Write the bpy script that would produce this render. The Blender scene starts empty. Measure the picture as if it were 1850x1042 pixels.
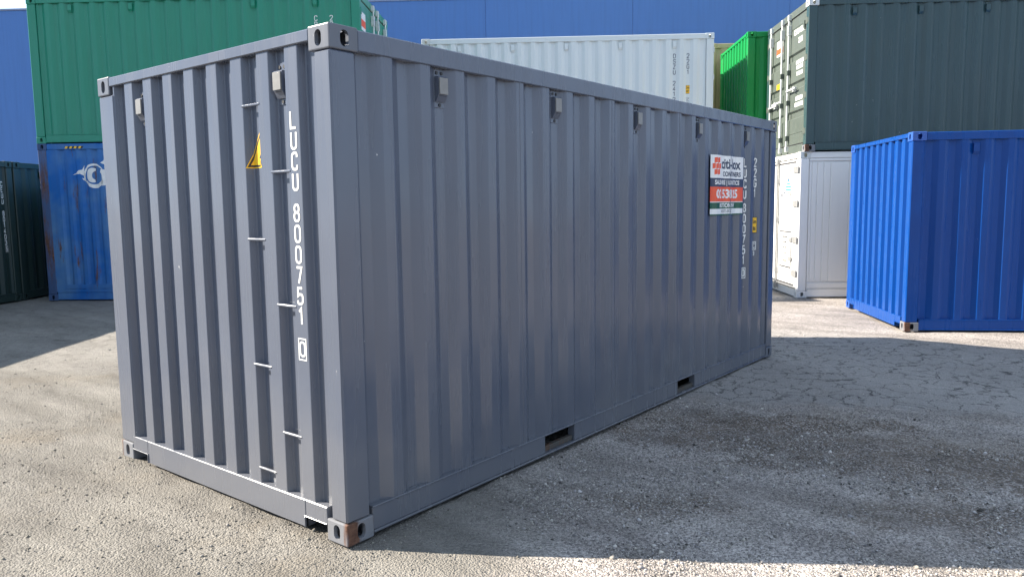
import bpy, bmesh, math, random
import numpy as np
from mathutils import Vector, Matrix
S = bpy.context.scene
C = S.collection
RAD = math.radians

# ------------------------------------------------------------------ camera
cam_d = bpy.data.cameras.new('camera'); cam = bpy.data.objects.new('camera', cam_d); C.objects.link(cam)
yaw, pitch, roll = -0.90018, -0.10878, -0.01270
_f = Vector((-math.sin(yaw)*math.cos(pitch), math.cos(yaw)*math.cos(pitch), math.sin(pitch)))
_r = Vector((math.cos(yaw), math.sin(yaw), 0)); _u = _r.cross(_f)
_R = math.cos(roll)*_r + math.sin(roll)*_u; _U = -math.sin(roll)*_r + math.cos(roll)*_u
M = Matrix((( _R.x, _U.x, -_f.x, -2.3793), (_R.y, _U.y, -_f.y, -2.9725), (_R.z, _U.z, -_f.z, 1.7207), (0, 0, 0, 1)))
cam.matrix_world = M
cam_d.sensor_width = 36; cam_d.lens = 36*1377.88/1850
cam_d.clip_start = 0.05; cam_d.clip_end = 3000
S.camera = cam
S.render.resolution_x = 1024; S.render.resolution_y = 576

# ------------------------------------------------------------------ sun and sky
SKYS = 0.050; CLOUD0 = 0.36; CLOUD1 = 0.60; CLOUDC = (7.2, 8.9, 11.2, 1)
SUN_EL = RAD(34.5); SHADOW_AZ = RAD(-57.0)         # shadows run towards this heading
to_sun = Vector((-math.cos(SHADOW_AZ)*math.cos(SUN_EL), -math.sin(SHADOW_AZ)*math.cos(SUN_EL), math.sin(SUN_EL)))
sd = bpy.data.lights.new('sun', 'SUN'); sd.energy = 5.0; sd.angle = RAD(0.53); sd.color = (1.0, 0.91, 0.78)
so = bpy.data.objects.new('sun', sd); C.objects.link(so)
so.rotation_euler = (-to_sun).to_track_quat('-Z', 'Y').to_euler(); so.location = (0, 0, 30)
Wd = bpy.data.worlds.new('World'); S.world = Wd; Wd.use_nodes = True
nt = Wd.node_tree; N = nt.nodes; K = nt.links
bg = N['Background']
sky = N.new('ShaderNodeTexSky'); sky.sky_type = 'NISHITA'; sky.sun_disc = False
sky.sun_elevation = SUN_EL; sky.sun_rotation = math.atan2(to_sun.x, to_sun.y)
sky.air_density = 0.5; sky.dust_density = 0.05; sky.ozone_density = 1.6
# broken fair-weather cloud: one noise field on a flat cloud layer that covers the whole sky
tc = N.new('ShaderNodeTexCoord'); sp = N.new('ShaderNodeSeparateXYZ'); K.new(tc.outputs['Generated'], sp.inputs[0])
zz = N.new('ShaderNodeMath'); zz.operation = 'MAXIMUM'; K.new(sp.outputs[2], zz.inputs[0]); zz.inputs[1].default_value = 0.0
za = N.new('ShaderNodeMath'); za.operation = 'ADD'; K.new(zz.outputs[0], za.inputs[0]); za.inputs[1].default_value = 0.12
dv = N.new('ShaderNodeVectorMath'); dv.operation = 'DIVIDE'; cb = N.new('ShaderNodeCombineXYZ')
for i in range(3): K.new(za.outputs[0], cb.inputs[i])
K.new(tc.outputs['Generated'], dv.inputs[0]); K.new(cb.outputs[0], dv.inputs[1])
mp = N.new('ShaderNodeMapping'); mp.inputs['Scale'].default_value = (0.9, 0.9, 0.0); mp.inputs['Location'].default_value = (1.3, 0.4, 0.0)
nz = N.new('ShaderNodeTexNoise'); nz.inputs['Scale'].default_value = 1.5; nz.inputs['Detail'].default_value = 6; nz.inputs['Roughness'].default_value = 0.55
rp = N.new('ShaderNodeValToRGB'); rp.color_ramp.elements[0].position = CLOUD0; rp.color_ramp.elements[1].position = CLOUD1
mx = N.new('ShaderNodeMix'); mx.data_type = 'RGBA'; mx.inputs[7].default_value = CLOUDC
K.new(dv.outputs[0], mp.inputs['Vector']); K.new(mp.outputs[0], nz.inputs['Vector']); K.new(nz.outputs['Fac'], rp.inputs[0])
K.new(rp.outputs[0], mx.inputs[0]); K.new(sky.outputs[0], mx.inputs[6]); K.new(mx.outputs[2], bg.inputs['Color'])
bg.inputs['Strength'].default_value = SKYS
S.view_settings.view_transform = 'Standard'; S.view_settings.look = 'None'
S.view_settings.exposure = 1.6; S.view_settings.gamma = 1.0
S.render.engine = 'CYCLES'
S.cycles.max_bounces = 5; S.cycles.diffuse_bounces = 3; S.cycles.glossy_bounces = 2; S.cycles.transmission_bounces = 1
S.cycles.caustics_reflective = False; S.cycles.caustics_refractive = False
S.cycles.use_adaptive_sampling = True; S.cycles.adaptive_threshold = 0.015

# ------------------------------------------------------------------ helpers
rng = random.Random(7); nr = np.random.default_rng(11)

class MB:
    def __init__(s): s.v = []; s.f = []; s.m = []
    def add(s, vs, fs, mi=0):
        b = len(s.v); s.v += [tuple(p) for p in vs]; s.f += [tuple(b+i for i in f) for f in fs]; s.m += [mi]*len(fs)
    def box(s, lo, hi, c=0.004, mi=0):
        c = min([c] + [abs(hi[i]-lo[i])*0.3 for i in range(3)])
        vs = []; idx = {}
        for a in (0, 1):
            for b in (0, 1):
                for d in (0, 1):
                    sg = (a, b, d)
                    for ax in range(3):
                        p = [0, 0, 0]
                        for k in range(3):
                            e = hi[k] if sg[k] else lo[k]
                            if k != ax: e += -c if sg[k] else c
                            p[k] = e
                        idx[(sg, ax)] = len(vs); vs.append(p)
        fs = []
        for ax in range(3):
            o1, o2 = [k for k in range(3) if k != ax]
            for sd_ in (0, 1):
                q = []
                for (i, j) in ((0, 0), (1, 0), (1, 1), (0, 1)):
                    sg = [0, 0, 0]; sg[ax] = sd_; sg[o1] = i; sg[o2] = j; q.append(idx[(tuple(sg), ax)])
                fs.append(q)
            for (i, j) in ((0, 0), (1, 0), (1, 1), (0, 1)):       # edges parallel to ax
                s0 = [0, 0, 0]; s0[o1] = i; s0[o2] = j; s1 = list(s0); s1[ax] = 1
                s0 = tuple(s0); s1 = tuple(s1)
                fs.append([idx[(s0, o1)], idx[(s1, o1)], idx[(s1, o2)], idx[(s0, o2)]])
        for a in (0, 1):
            for b in (0, 1):
                for d in (0, 1): fs.append([idx[((a, b, d), k)] for k in range(3)])
        s.add(vs, fs, mi)
    def cyl(s, p0, p1, r, n=12, mi=0):
        p0 = Vector(p0); p1 = Vector(p1); d = (p1-p0).normalized()
        t = Vector((1, 0, 0)) if abs(d.x) < 0.9 else Vector((0, 1, 0))
        e1 = d.cross(t).normalized(); e2 = d.cross(e1)
        ring = [math.cos(2*math.pi*i/n)*e1*r + math.sin(2*math.pi*i/n)*e2*r for i in range(n)]
        vs = [p0+q for q in ring] + [p1+q for q in ring]
        fs = [(i, (i+1) % n, n+(i+1) % n, n+i) for i in range(n)] + [tuple(range(n)), tuple(range(n, 2*n))]
        s.add(vs, fs, mi)
    def prism(s, poly, fr, d0, d1, mi=0):
        """poly in (s,t) of frame fr, between depths d0 and d1"""
        n = len(poly); vs = [fr(a, b, d0) for a, b in poly] + [fr(a, b, d1) for a, b in poly]
        fs = [(i, (i+1) % n, n+(i+1) % n, n+i) for i in range(n)] + [tuple(range(n)), tuple(range(n, 2*n))]
        s.add(vs, fs, mi)
    def build(s, name, mats, parent=None, fix=True, smooth=False):
        me = bpy.data.meshes.new(name); me.from_pydata(s.v, [], s.f)
        if not isinstance(mats, (list, tuple)): mats = [mats]
        for m in mats: me.materials.append(m)
        me.polygons.foreach_set('material_index', s.m)
        if fix:
            bm = bmesh.new(); bm.from_mesh(me); bmesh.ops.recalc_face_normals(bm, faces=bm.faces); bm.to_mesh(me); bm.free()
        if smooth: me.polygons.foreach_set('use_smooth', [True]*len(me.polygons))
        return obj(name, me, parent)

def obj(name, me, parent=None):
    o = bpy.data.objects.new(name, me); C.objects.link(o)
    if parent is not None: o.parent = parent
    return o
def tag(o, label=None, cat=None, group=None, kind=None):
    if label: o['label'] = label
    if cat: o['category'] = cat
    if group: o['group'] = group
    if kind: o['kind'] = kind
    return o
def empty(name, loc, rz):
    o = bpy.data.objects.new(name, None); C.objects.link(o); o.location = loc; o.rotation_euler = (0, 0, rz); o.empty_display_size = 0.3
    return o

# ------------------------------------------------------------------ materials
def newmat(name):
    m = bpy.data.materials.new(name); m.use_nodes = True
    return m, m.node_tree.nodes, m.node_tree.links, m.node_tree.nodes['Principled BSDF']
def rgba(c): return (c[0], c[1], c[2], 1)
def node(N, t, **kw):
    n = N.new(t)
    for k, v in kw.items():
        if k in n.inputs.keys(): n.inputs[k].default_value = v
        else: setattr(n, k, v)
    return n
def ramp(N, p0, p1, c0=(0, 0, 0, 1), c1=(1, 1, 1, 1)):
    r = N.new('ShaderNodeValToRGB'); e = r.color_ramp.elements
    e[0].position = p0; e[1].position = p1; e[0].color = c0; e[1].color = c1
    return r
def mixc(N, K, fac, a, b, blend='MIX'):
    m = N.new('ShaderNodeMix'); m.data_type = 'RGBA'; m.blend_type = blend
    for i, x in ((0, fac), (6, a), (7, b)):
        if isinstance(x, (int, float)): m.inputs[i].default_value = x
        elif isinstance(x, tuple): m.inputs[i].default_value = x
        else: K.new(x, m.inputs[i])
    return m.outputs[2]
def noise(N, K, vec, scale, detail=4, rough=0.55, stretch=None, loc=(0, 0, 0)):
    mp = N.new('ShaderNodeMapping'); mp.inputs['Scale'].default_value = stretch or (1, 1, 1); mp.inputs['Location'].default_value = loc
    K.new(vec, mp.inputs['Vector'])
    n = N.new('ShaderNodeTexNoise'); n.inputs['Scale'].default_value = scale; n.inputs['Detail'].default_value = detail; n.inputs['Roughness'].default_value = rough
    K.new(mp.outputs[0], n.inputs['Vector'])
    return n.outputs['Fac']

def paint(name, col, rough=0.42, fade=0.10, streak=0.12, wobble=0.5, rust=0.0, rust_side=0.0, splash=0.0, chips=0.0, chipcol=(0.5, 0.5, 0.48), seed=0.0, fadecol=None, spec=0.5):
    """weathered steel paint; fade = tone drift, streak = vertical rain dirt, rust/chips = amount"""
    m, N, K, P = newmat(name)
    tc = N.new('ShaderNodeTexCoord'); V = tc.outputs['Object']
    c0 = rgba(col); fc = rgba(fadecol or tuple(min(1, x*1.5+0.03) for x in col))
    n1 = noise(N, K, V, 1.3, 3, 0.6, loc=(seed, seed*2, 0)); r1 = ramp(N, 0.35, 0.75); K.new(n1, r1.inputs[0])
    f1 = node(N, 'ShaderNodeMath', operation='MULTIPLY'); K.new(r1.outputs[0], f1.inputs[0]); f1.inputs[1].default_value = fade
    c = mixc(N, K, f1.outputs[0], c0, fc)
    n2 = noise(N, K, V, 9, 3, 0.6, stretch=(1, 1, 0.06), loc=(seed*3, 0, 1)); r2 = ramp(N, 0.45, 0.72); K.new(n2, r2.inputs[0])
    f2 = node(N, 'ShaderNodeMath', operation='MULTIPLY'); K.new(r2.outputs[0], f2.inputs[0]); f2.inputs[1].default_value = streak
    dirt = tuple(x*0.55+0.03*y for x, y in zip(col, (1.1, 0.95, 0.75)))
    c = mixc(N, K, f2.outputs[0], c, rgba(dirt))
    rgh = rough
    if splash > 0:
        sz_ = N.new('ShaderNodeSeparateXYZ'); K.new(V, sz_.inputs[0])
        zj = node(N, 'ShaderNodeMath', operation='MULTIPLY_ADD'); K.new(n1, zj.inputs[0]); zj.inputs[1].default_value = -1.3; K.new(sz_.outputs[2], zj.inputs[2])
        sm0 = node(N, 'ShaderNodeMapRange'); K.new(zj.outputs[0], sm0.inputs[0]); sm0.inputs[1].default_value = 0.10; sm0.inputs[2].default_value = -0.62; sm0.inputs[3].default_value = 0.0; sm0.inputs[4].default_value = splash
        c = mixc(N, K, sm0.outputs[0], c, (0.26, 0.235, 0.19, 1))
    if rust > 0:
        n3 = noise(N, K, V, 5, 5, 0.7, stretch=(1, 1, 0.16), loc=(seed, 5, seed)); r3 = ramp(N, 0.66-0.2*rust, 0.74-0.16*rust); K.new(n3, r3.inputs[0])
        if rust_side:
            sy_ = N.new('ShaderNodeSeparateXYZ'); K.new(V, sy_.inputs[0]); ab = node(N, 'ShaderNodeMath', operation='ABSOLUTE'); K.new(sy_.outputs[1], ab.inputs[0])
            sm = node(N, 'ShaderNodeMapRange'); K.new(ab.outputs[0], sm.inputs[0]); sm.inputs[1].default_value = 0.045; sm.inputs[2].default_value = 0.0; sm.inputs[3].default_value = 0.0; sm.inputs[4].default_value = rust_side
            ad_ = node(N, 'ShaderNodeMath', operation='ADD'); K.new(n3, ad_.inputs[0]); K.new(sm.outputs[0], ad_.inputs[1]); K.new(ad_.outputs[0], r3.inputs[0])
        n3b = noise(N, K, V, 30, 3, 0.7); rc = ramp(N, 0.3, 0.7, (0.065, 0.032, 0.022, 1), (0.165, 0.088, 0.058, 1)); K.new(n3b, rc.inputs[0])
        c = mixc(N, K, r3.outputs[0], c, rc.outputs[0])
        rm = node(N, 'ShaderNodeMapRange'); K.new(r3.outputs[0], rm.inputs[0]); rm.inputs[3].default_value = rough; rm.inputs[4].default_value = 0.9
        K.new(rm.outputs[0], P.inputs['Roughness']); rgh = None
    if chips > 0:
        n4 = noise(N, K, V, 16, 5, 0.75, stretch=(1, 1, 0.45), loc=(seed, 1, 9)); r4 = ramp(N, 0.735-0.09*chips, 0.75-0.09*chips); K.new(n4, r4.inputs[0])
        c = mixc(N, K, r4.outputs[0], c, rgba(chipcol))
    K.new(c, P.inputs['Base Color'])
    if rgh is not None:
        mr = node(N, 'ShaderNodeMapRange'); K.new(n2, mr.inputs[0])
        mr.inputs[1].default_value = 0.3; mr.inputs[2].default_value = 0.7; mr.inputs[3].default_value = rough-0.06; mr.inputs[4].default_value = rough+0.10
        K.new(mr.outputs[0], P.inputs['Roughness'])
    P.inputs['Specular IOR Level'].default_value = spec
    b1 = node(N, 'ShaderNodeBump', Strength=wobble, Distance=0.012); K.new(noise(N, K, V, 2.2, 1, 0.5, loc=(seed, 0, 0)), b1.inputs['Height'])
    K.new(b1.outputs[0], P.inputs['Normal'])
    return m
def plain(name, col, rough=0.5, metal=0.0, var=0.12, scale=20):
    m, N, K, P = newmat(name)
    tc = N.new('ShaderNodeTexCoord'); n = noise(N, K, tc.outputs['Object'], scale, 5, 0.6)
    r = ramp(N, 0.3, 0.7, rgba(tuple(x*(1-var) for x in col)), rgba(tuple(min(1, x*(1+var)) for x in col))); K.new(n, r.inputs[0])
    K.new(r.outputs[0], P.inputs['Base Color']); P.inputs['Roughness'].default_value = rough; P.inputs['Metallic'].default_value = metal
    return m

M_GREY = paint('grey_paint', (0.086, 0.101, 0.138), 0.23, 0.16, 0.08, 0.50, spec=0.62, splash=0.22, chips=0.10, chipcol=(0.55, 0.55, 0.55), seed=1.0)
M_GREYCAST = paint('grey_casting_paint', (0.100, 0.110, 0.134), 0.30, 0.2, 0.1, 0.3, chips=0.5, chipcol=(0.3, 0.3, 0.29), seed=1.4)
M_GREYCOVER = plain('vent_cover_grey', (0.20, 0.197, 0.19), 0.35)
M_DARK = plain('black_rubber', (0.012, 0.012, 0.014), 0.7)
M_SCREW = plain('black_screw', (0.02, 0.02, 0.022), 0.45)
M_STEEL = plain('grey_steel_fittings', (0.30, 0.30, 0.30), 0.45, 0.3)
M_FRAME = plain('dark_gasket', (0.07, 0.07, 0.075), 0.6)
M_ZINC = plain('zinc_bar', (0.62, 0.64, 0.64), 0.38, 0.25)
M_WHITEPRINT = plain('white_print', (0.74, 0.74, 0.72), 0.5, var=0.06)
M_GREEN = paint('green_paint', (0.008, 0.225, 0.138), 0.34, 0.15, 0.2, 0.5, chips=0.1, seed=2.0, fadecol=(0.05, 0.24, 0.19), spec=0.5)
M_BGREEN = paint('bright_green_paint', (0.004, 0.235, 0.052), 0.40, 0.08, 0.15, 0.5, seed=3.0, spec=0.3, fadecol=(0.02, 0.30, 0.08))
M_DGREEN = paint('dark_green_paint', (0.028, 0.064, 0.068), 0.30, 0.18, 0.2, 0.6, chips=0.35, chipcol=(0.35, 0.36, 0.34), seed=4.0, fadecol=(0.06, 0.085, 0.075))
M_DOORGREEN = paint('faded_door_green_paint', (0.072, 0.090, 0.078), 0.5, 0.3, 0.3, 0.4, chips=0.15, chipcol=(0.35, 0.37, 0.33), seed=4.5)
M_BLACKGREEN = paint('black_green_paint', (0.016, 0.034, 0.031), 0.42, 0.15, 0.2, 0.5, seed=5.0)
M_OLDBLUE = paint('chalky_old_blue_paint', (0.014, 0.12, 0.40), 0.55, 0.95, 0.45, 0.9, rust=0.38, seed=6.0, fadecol=(0.13, 0.25, 0.38), spec=0.2)
M_OLDRUST = paint('rusty_blue_paint', (0.05, 0.09, 0.19), 0.75, 0.5, 0.3, 0.8, rust=1.0, seed=6.5, spec=0.2)
M_BLUE = paint('blue_paint', (0.002, 0.052, 0.25), 0.28, 0.06, 0.15, 0.7, chips=0.10, chipcol=(0.45, 0.5, 0.6), seed=7.0, spec=0.25, fadecol=(0.02, 0.09, 0.36))
M_BLUEWORN = paint('worn_blue_paint', (0.015, 0.075, 0.33), 0.45, 0.3, 0.2, 0.5, rust=0.2, chips=0.6, chipcol=(0.5, 0.5, 0.52), seed=7.5)
M_WHITE = paint('white_paint', (0.64, 0.70, 0.71), 0.42, 0.10, 0.08, 0.4, seed=8.0, fadecol=(0.72, 0.74, 0.72))
M_WHITERUST = paint('white_paint_rusty', (0.62, 0.64, 0.62), 0.5, 0.10, 0.2, 0.4, rust=0.35, seed=8.5)
M_REEFER = paint('white_reefer_paint', (0.80, 0.80, 0.79), 0.38, 0.05, 0.08, 0.35, seed=9.0, fadecol=(0.8, 0.8, 0.8))
M_BEIGE = paint('beige_paint', (0.52, 0.40, 0.20), 0.5, 0.15, 0.2, 0.4, rust=0.12, seed=10.0)
M_RUSTCAST = paint('rusty_grey_casting', (0.17, 0.175, 0.19), 0.6, 0.2, 0.2, 0.3, rust=0.25, rust_side=0.16, seed=11.3, spec=0.3)
M_YELLOW = plain('yellow_sticker', (0.86, 0.50, 0.015), 0.4, var=0.04)
M_BLACKPRINT = plain('black_print', (0.02, 0.02, 0.022), 0.5)
M_NAVYPRINT = plain('navy_print', (0.03, 0.045, 0.09), 0.45)
M_ORANGE = plain('orange_print', (0.80, 0.095, 0.03), 0.45, var=0.05)
M_GREENPRINT = plain('green_print', (0.005, 0.085, 0.045), 0.45)
M_GREYPRINT = plain('grey_print', (0.28, 0.28, 0.30), 0.5)
M_BLUEPRINT = plain('blue_print', (0.03, 0.25, 0.62), 0.45)
M_REDPRINT = plain('red_print', (0.65, 0.12, 0.08), 0.5)
M_STICKWHITE = plain('white_sticker', (0.80, 0.80, 0.79), 0.4, var=0.03)
M_DIRTY = paint('dirty_pocket_steel', (0.075, 0.068, 0.060), 0.7, 0.5, 0.4, 0.4, rust=0.5, seed=15.0, spec=0.2)
M_WOODFLOOR = plain('floor_underside', (0.06, 0.05, 0.045), 0.8)
M_WALL = paint('blue_wall_paint', (0.088, 0.20, 0.49), 0.75, 0.2, 0.22, 0.25, seed=12.0, spec=0.2, fadecol=(0.10, 0.20, 0.46))
M_CAP = plain('wall_capping', (0.22, 0.29, 0.46), 0.5)
M_JOINT = plain('joint_sealant', (0.065, 0.14, 0.36), 0.8)

# ------------------------------------------------------------------ row frame (the yard is laid out in rows)
O2 = Vector((3.348, 12.651)); TH = RAD(-54.1)
RA = Vector((math.cos(TH), math.sin(TH))); RN = Vector((-RA.y, RA.x))
def row(a, n, z=0.0):
    p = O2 + RA*a + RN*n
    return (p.x, p.y, z)

# ------------------------------------------------------------------ ground
def vnoise(x, y, cell, seed):
    g = np.random.default_rng(seed).random((257, 257))
    u = x/cell; v = y/cell; i = np.floor(u).astype(int); j = np.floor(v).astype(int); fu = u-i; fv = v-j
    fu = fu*fu*(3-2*fu); fv = fv*fv*(3-2*fv)
    G = lambda a, b: g[a % 257, b % 257]
    return (G(i, j)*(1-fu)+G(i+1, j)*fu)*(1-fv) + (G(i, j+1)*(1-fu)+G(i+1, j+1)*fu)*fv
def sstep(t, a, b):
    t = np.clip((t-a)/(b-a), 0, 1); return t*t*(3-2*t)
def gheight(x, y):
    x = np.asarray(x, float); y = np.asarray(y, float)
    dx = x-O2.x; dy = y-O2.y; A = dx*RA.x+dy*RA.y; Nn = dx*RN.x+dy*RN.y
    near = 1-sstep(np.hypot(x-3, y-1), 12, 22)
    h = -0.014 + near*(0.020*(vnoise(x, y, 1.7, 1)-0.5) + 0.012*(vnoise(x, y, 0.6, 2)-0.5) + 0.007*(vnoise(x, y, 0.17, 3)-0.5))
    h = h + 0.05*(1-sstep(A, 5.0, 8.0))*sstep(Nn, -6.0, -1.0)
    # shallow worn hollow and wheel ruts in the loose patch right of the container
    h = h - 0.035*np.exp(-(((x-3.55)*0.83+(y+1.25)*0.55)/0.16)**2 - (((x-3.55)*-0.55+(y+1.25)*0.83)/0.75)**2)
    h = h - 0.030*np.exp(-(((x-2.6)*0.75+(y+1.2)*0.66)/0.13)**2 - (((x-2.6)*-0.66+(y+1.2)*0.75)/0.45)**2)
    # gravel pushed up against the bottom rail and round the near corner
    h = h + 0.040*np.exp(-((x-1.25)/0.30)**2 - ((y+0.06)/0.10)**2) + 0.026*np.exp(-((x+0.03)/0.16)**2-((y-0.30)/0.22)**2)
    h = h + 0.022*np.exp(-((x-0.25)/0.2)**2-((y+0.10)/0.10)**2) + 0.022*np.exp(-((x+0.05)/0.12)**2-((y-2.3)/0.25)**2)
    for px_, wx_, am_ in ((0.62, 0.12, 0.016), (0.9, 0.10, 0.020), (1.62, 0.13, 0.020), (2.35, 0.16, 0.018), (2.75, 0.10, 0.016), (3.3, 0.2, 0.018), (4.4, 0.22, 0.018), (5.2, 0.18, 0.016)):
        h = h + am_*np.exp(-((x-px_)/wx_)**2 - ((y+0.03)/0.07)**2)
    for py_, wy_, am_ in ((0.55, 0.10, 0.018), (0.95, 0.16, 0.020), (1.4, 0.12, 0.016), (1.85, 0.14, 0.020)):
        h = h + am_*np.exp(-((y-py_)/wy_)**2 - ((x+0.03)/0.07)**2)
    inside = (x > 0.03) & (x < 6.03) & (y > 0.03) & (y < 2.41)
    return np.where(inside, np.minimum(h, -0.004), h)
def axis_coords(lo, hi, step):
    fine = np.arange(lo, hi+1e-6, step)
    out = [12*1.35**k for k in range(17)]
    return np.concatenate([lo-np.cumsum(np.array([step*1.6**k for k in range(1, 17)]))[::-1], fine, hi+np.cumsum(np.array([step*1.6**k for k in range(1, 17)]))])
gx = axis_coords(-3.0, 10.0, 0.05); gy = axis_coords(-5.0, 12.0, 0.05)
X, Y = np.meshgrid(gx, gy); Z = gheight(X, Y)
nx, ny = len(gx), len(gy)
co = np.stack([X, Y, Z], -1).reshape(-1, 3)
ii = (np.arange(ny-1)[:, None]*nx + np.arange(nx-1)[None]).ravel()
quads = np.stack([ii, ii+1, ii+nx+1, ii+nx], -1)
def mesh_np(name, co, faces):
    k = faces.shape[1]; me = bpy.data.meshes.new(name)
    me.vertices.add(len(co)); me.vertices.foreach_set('co', co.astype(np.float32).ravel())
    me.loops.add(faces.size); me.loops.foreach_set('vertex_index', faces.astype(np.int32).ravel())
    me.polygons.add(len(faces)); me.polygons.foreach_set('loop_start', np.arange(0, faces.size, k, dtype=np.int32))
    me.update(calc_edges=True)
    return me
def ground_material():
    m, N, K, P = newmat('gravel_yard')
    tc = N.new('ShaderNodeTexCoord'); V = tc.outputs['Object']
    def math_(op, a, b=None, c=None):
        n = N.new('ShaderNodeMath'); n.operation = op
        for i, x in ((0, a), (1, b), (2, c)):
            if x is None: continue
            if isinstance(x, (int, float)): n.inputs[i].default_value = x
            else: K.new(x, n.inputs[i])
        return n.outputs[0]
    def vor(scale, feature='F1', vec=None):
        v = N.new('ShaderNodeTexVoronoi'); v.feature = feature; v.inputs['Scale'].default_value = scale
        K.new(vec or V, v.inputs['Vector']); return v
    def sep(c):
        n = N.new('ShaderNodeSeparateColor'); K.new(c, n.inputs[0]); return n.outputs
    def noisec(scale, detail, rough):
        n = N.new('ShaderNodeTexNoise'); n.inputs['Scale'].default_value = scale; n.inputs['Detail'].default_value = detail; n.inputs['Roughness'].default_value = rough
        K.new(V, n.inputs['Vector']); return n.outputs['Color']
    def rmp(x, p0, p1, c0=(0, 0, 0, 1), c1=(1, 1, 1, 1)):
        r = ramp(N, p0, p1, c0, c1); K.new(x, r.inputs[0]); return r.outputs[0]
    v1 = vor(88); v2 = vor(200); s1 = sep(v1.outputs['Color']); s2 = sep(v2.outputs['Color'])
    big = sep(noisec(0.85, 4, 0.6)); midc = noisec(4.6, 5, 0.68); mid = sep(midc); fine = sep(noisec(55, 3, 0.65))
    # crushed stone
    st = math_('MULTIPLY_ADD', s1[0], 0.55, math_('MULTIPLY', s2[0], 0.45))
    col = rmp(st, 0.12, 0.88, (0.122, 0.116, 0.108, 1), (0.27, 0.257, 0.235, 1))
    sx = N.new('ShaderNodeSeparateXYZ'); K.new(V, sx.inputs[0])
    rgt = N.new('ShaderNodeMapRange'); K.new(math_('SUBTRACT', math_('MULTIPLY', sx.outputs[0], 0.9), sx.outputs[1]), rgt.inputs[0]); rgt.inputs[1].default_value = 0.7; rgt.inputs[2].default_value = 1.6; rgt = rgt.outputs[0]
    shade_lift = rmp(st, 0.15, 0.85, (0.105, 0.097, 0.096, 1), (0.60, 0.548, 0.515, 1))  # paler, higher-contrast gravel for the mostly shaded right side; lifts shade by colour
    col = mixc(N, K, rgt, col, shade_lift)
    # drifts of dusty fines
    dust = rmp(fine[0], 0.3, 0.7, (0.162, 0.153, 0.138, 1), (0.228, 0.215, 0.193, 1))
    dm = rmp(math_('MULTIPLY_ADD', mid[0], 0.5, math_('MULTIPLY', big[0], 0.7)), 0.55, 0.70)
    col = mixc(N, K, math_('MULTIPLY', math_('MULTIPLY_ADD', dm, 0.55, 0.22), math_('MULTIPLY_ADD', rgt, -0.55, 1.0)), col, dust)
    # tyre-drawn bands of pale fines and darker damp grit
    mps = N.new('ShaderNodeMapping'); mps.inputs['Scale'].default_value = (1.5, 0.42, 1); mps.inputs['Rotation'].default_value = (0, 0, RAD(8)); K.new(V, mps.inputs['Vector'])
    nst = N.new('ShaderNodeTexNoise'); nst.inputs['Scale'].default_value = 1.5; nst.inputs['Detail'].default_value = 5; nst.inputs['Roughness'].default_value = 0.62; K.new(mps.outputs[0], nst.inputs['Vector'])
    bands = rmp(nst.outputs['Fac'], 0.34, 0.66, (0.66, 0.645, 0.63, 1), (1.22, 1.215, 1.20, 1))
    col = mixc(N, K, 0.95, col, bands, 'MULTIPLY')
    # clay-coloured patches
    cm_ = rmp(math_('MULTIPLY_ADD', mid[1], 0.35, math_('MULTIPLY', big[1], 0.8)), 0.60, 0.76)
    col = mixc(N, K, math_('MULTIPLY', cm_, 0.28), col, (0.20, 0.16, 0.11, 1))
    # worn asphalt with crazed cracks behind a ragged edge
    edge = math_('MULTIPLY_ADD', sx.outputs[1], 0.45, math_('MULTIPLY', sx.outputs[0], 0.97))
    edge = math_('ADD', edge, math_('MULTIPLY', math_('SUBTRACT', mid[2], 0.5), 1.0))
    am = N.new('ShaderNodeMapRange'); K.new(edge, am.inputs[0]); am.inputs[1].default_value = 3.50; am.inputs[2].default_value = 3.75
    fo = N.new('ShaderNodeMapRange'); K.new(sx.outputs[0], fo.inputs[0]); fo.inputs[1].default_value = 8.4; fo.inputs[2].default_value = 7.6
    wash = rmp(math_('MULTIPLY_ADD', mid[0], 0.6, math_('MULTIPLY', fine[1], 0.4)), 0.50, 0.60)
    amask = math_('MULTIPLY', math_('MULTIPLY', math_('MULTIPLY', am.outputs[0], math_('MULTIPLY_ADD', rgt, 0.68, 0.32)), fo.outputs[0]), math_('SUBTRACT', 1.0, math_('MULTIPLY', wash, 0.5)))
    acol = rmp(math_('MULTIPLY_ADD', s2[1], 0.7, math_('MULTIPLY', big[2], 0.5)), 0.2, 0.95, (0.16, 0.151, 0.145, 1), (0.38, 0.358, 0.337, 1))
    wv = N.new('ShaderNodeVectorMath'); wv.operation = 'MULTIPLY_ADD'; K.new(midc, wv.inputs[0]); wv.inputs[1].default_value = (0.34, 0.34, 0); K.new(V, wv.inputs[2])
    ck = rmp(math_('MULTIPLY_ADD', fine[0], 0.05, vor(4.3, 'DISTANCE_TO_EDGE', wv.outputs[0]).outputs['Distance']), 0.032, 0.060, (1, 1, 1, 1), (0, 0, 0, 1))
    ckm = rmp(math_('MULTIPLY_ADD', fine[0], 0.25, math_('MULTIPLY', mid[1], 0.85)), 0.40, 0.56)
    crack = math_('MULTIPLY', ck, ckm)
    acol = mixc(N, K, math_('MULTIPLY', crack, 0.95), acol, (0.03, 0.03, 0.03, 1))
    col = mixc(N, K, amask, col, acol)
    # dark earth where the asphalt has broken away
    wob = math_('MULTIPLY', math_('SUBTRACT', math_('MULTIPLY_ADD', fine[2], 0.4, math_('MULTIPLY', mid[0], 0.6)), 0.5), 5.0)
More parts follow.
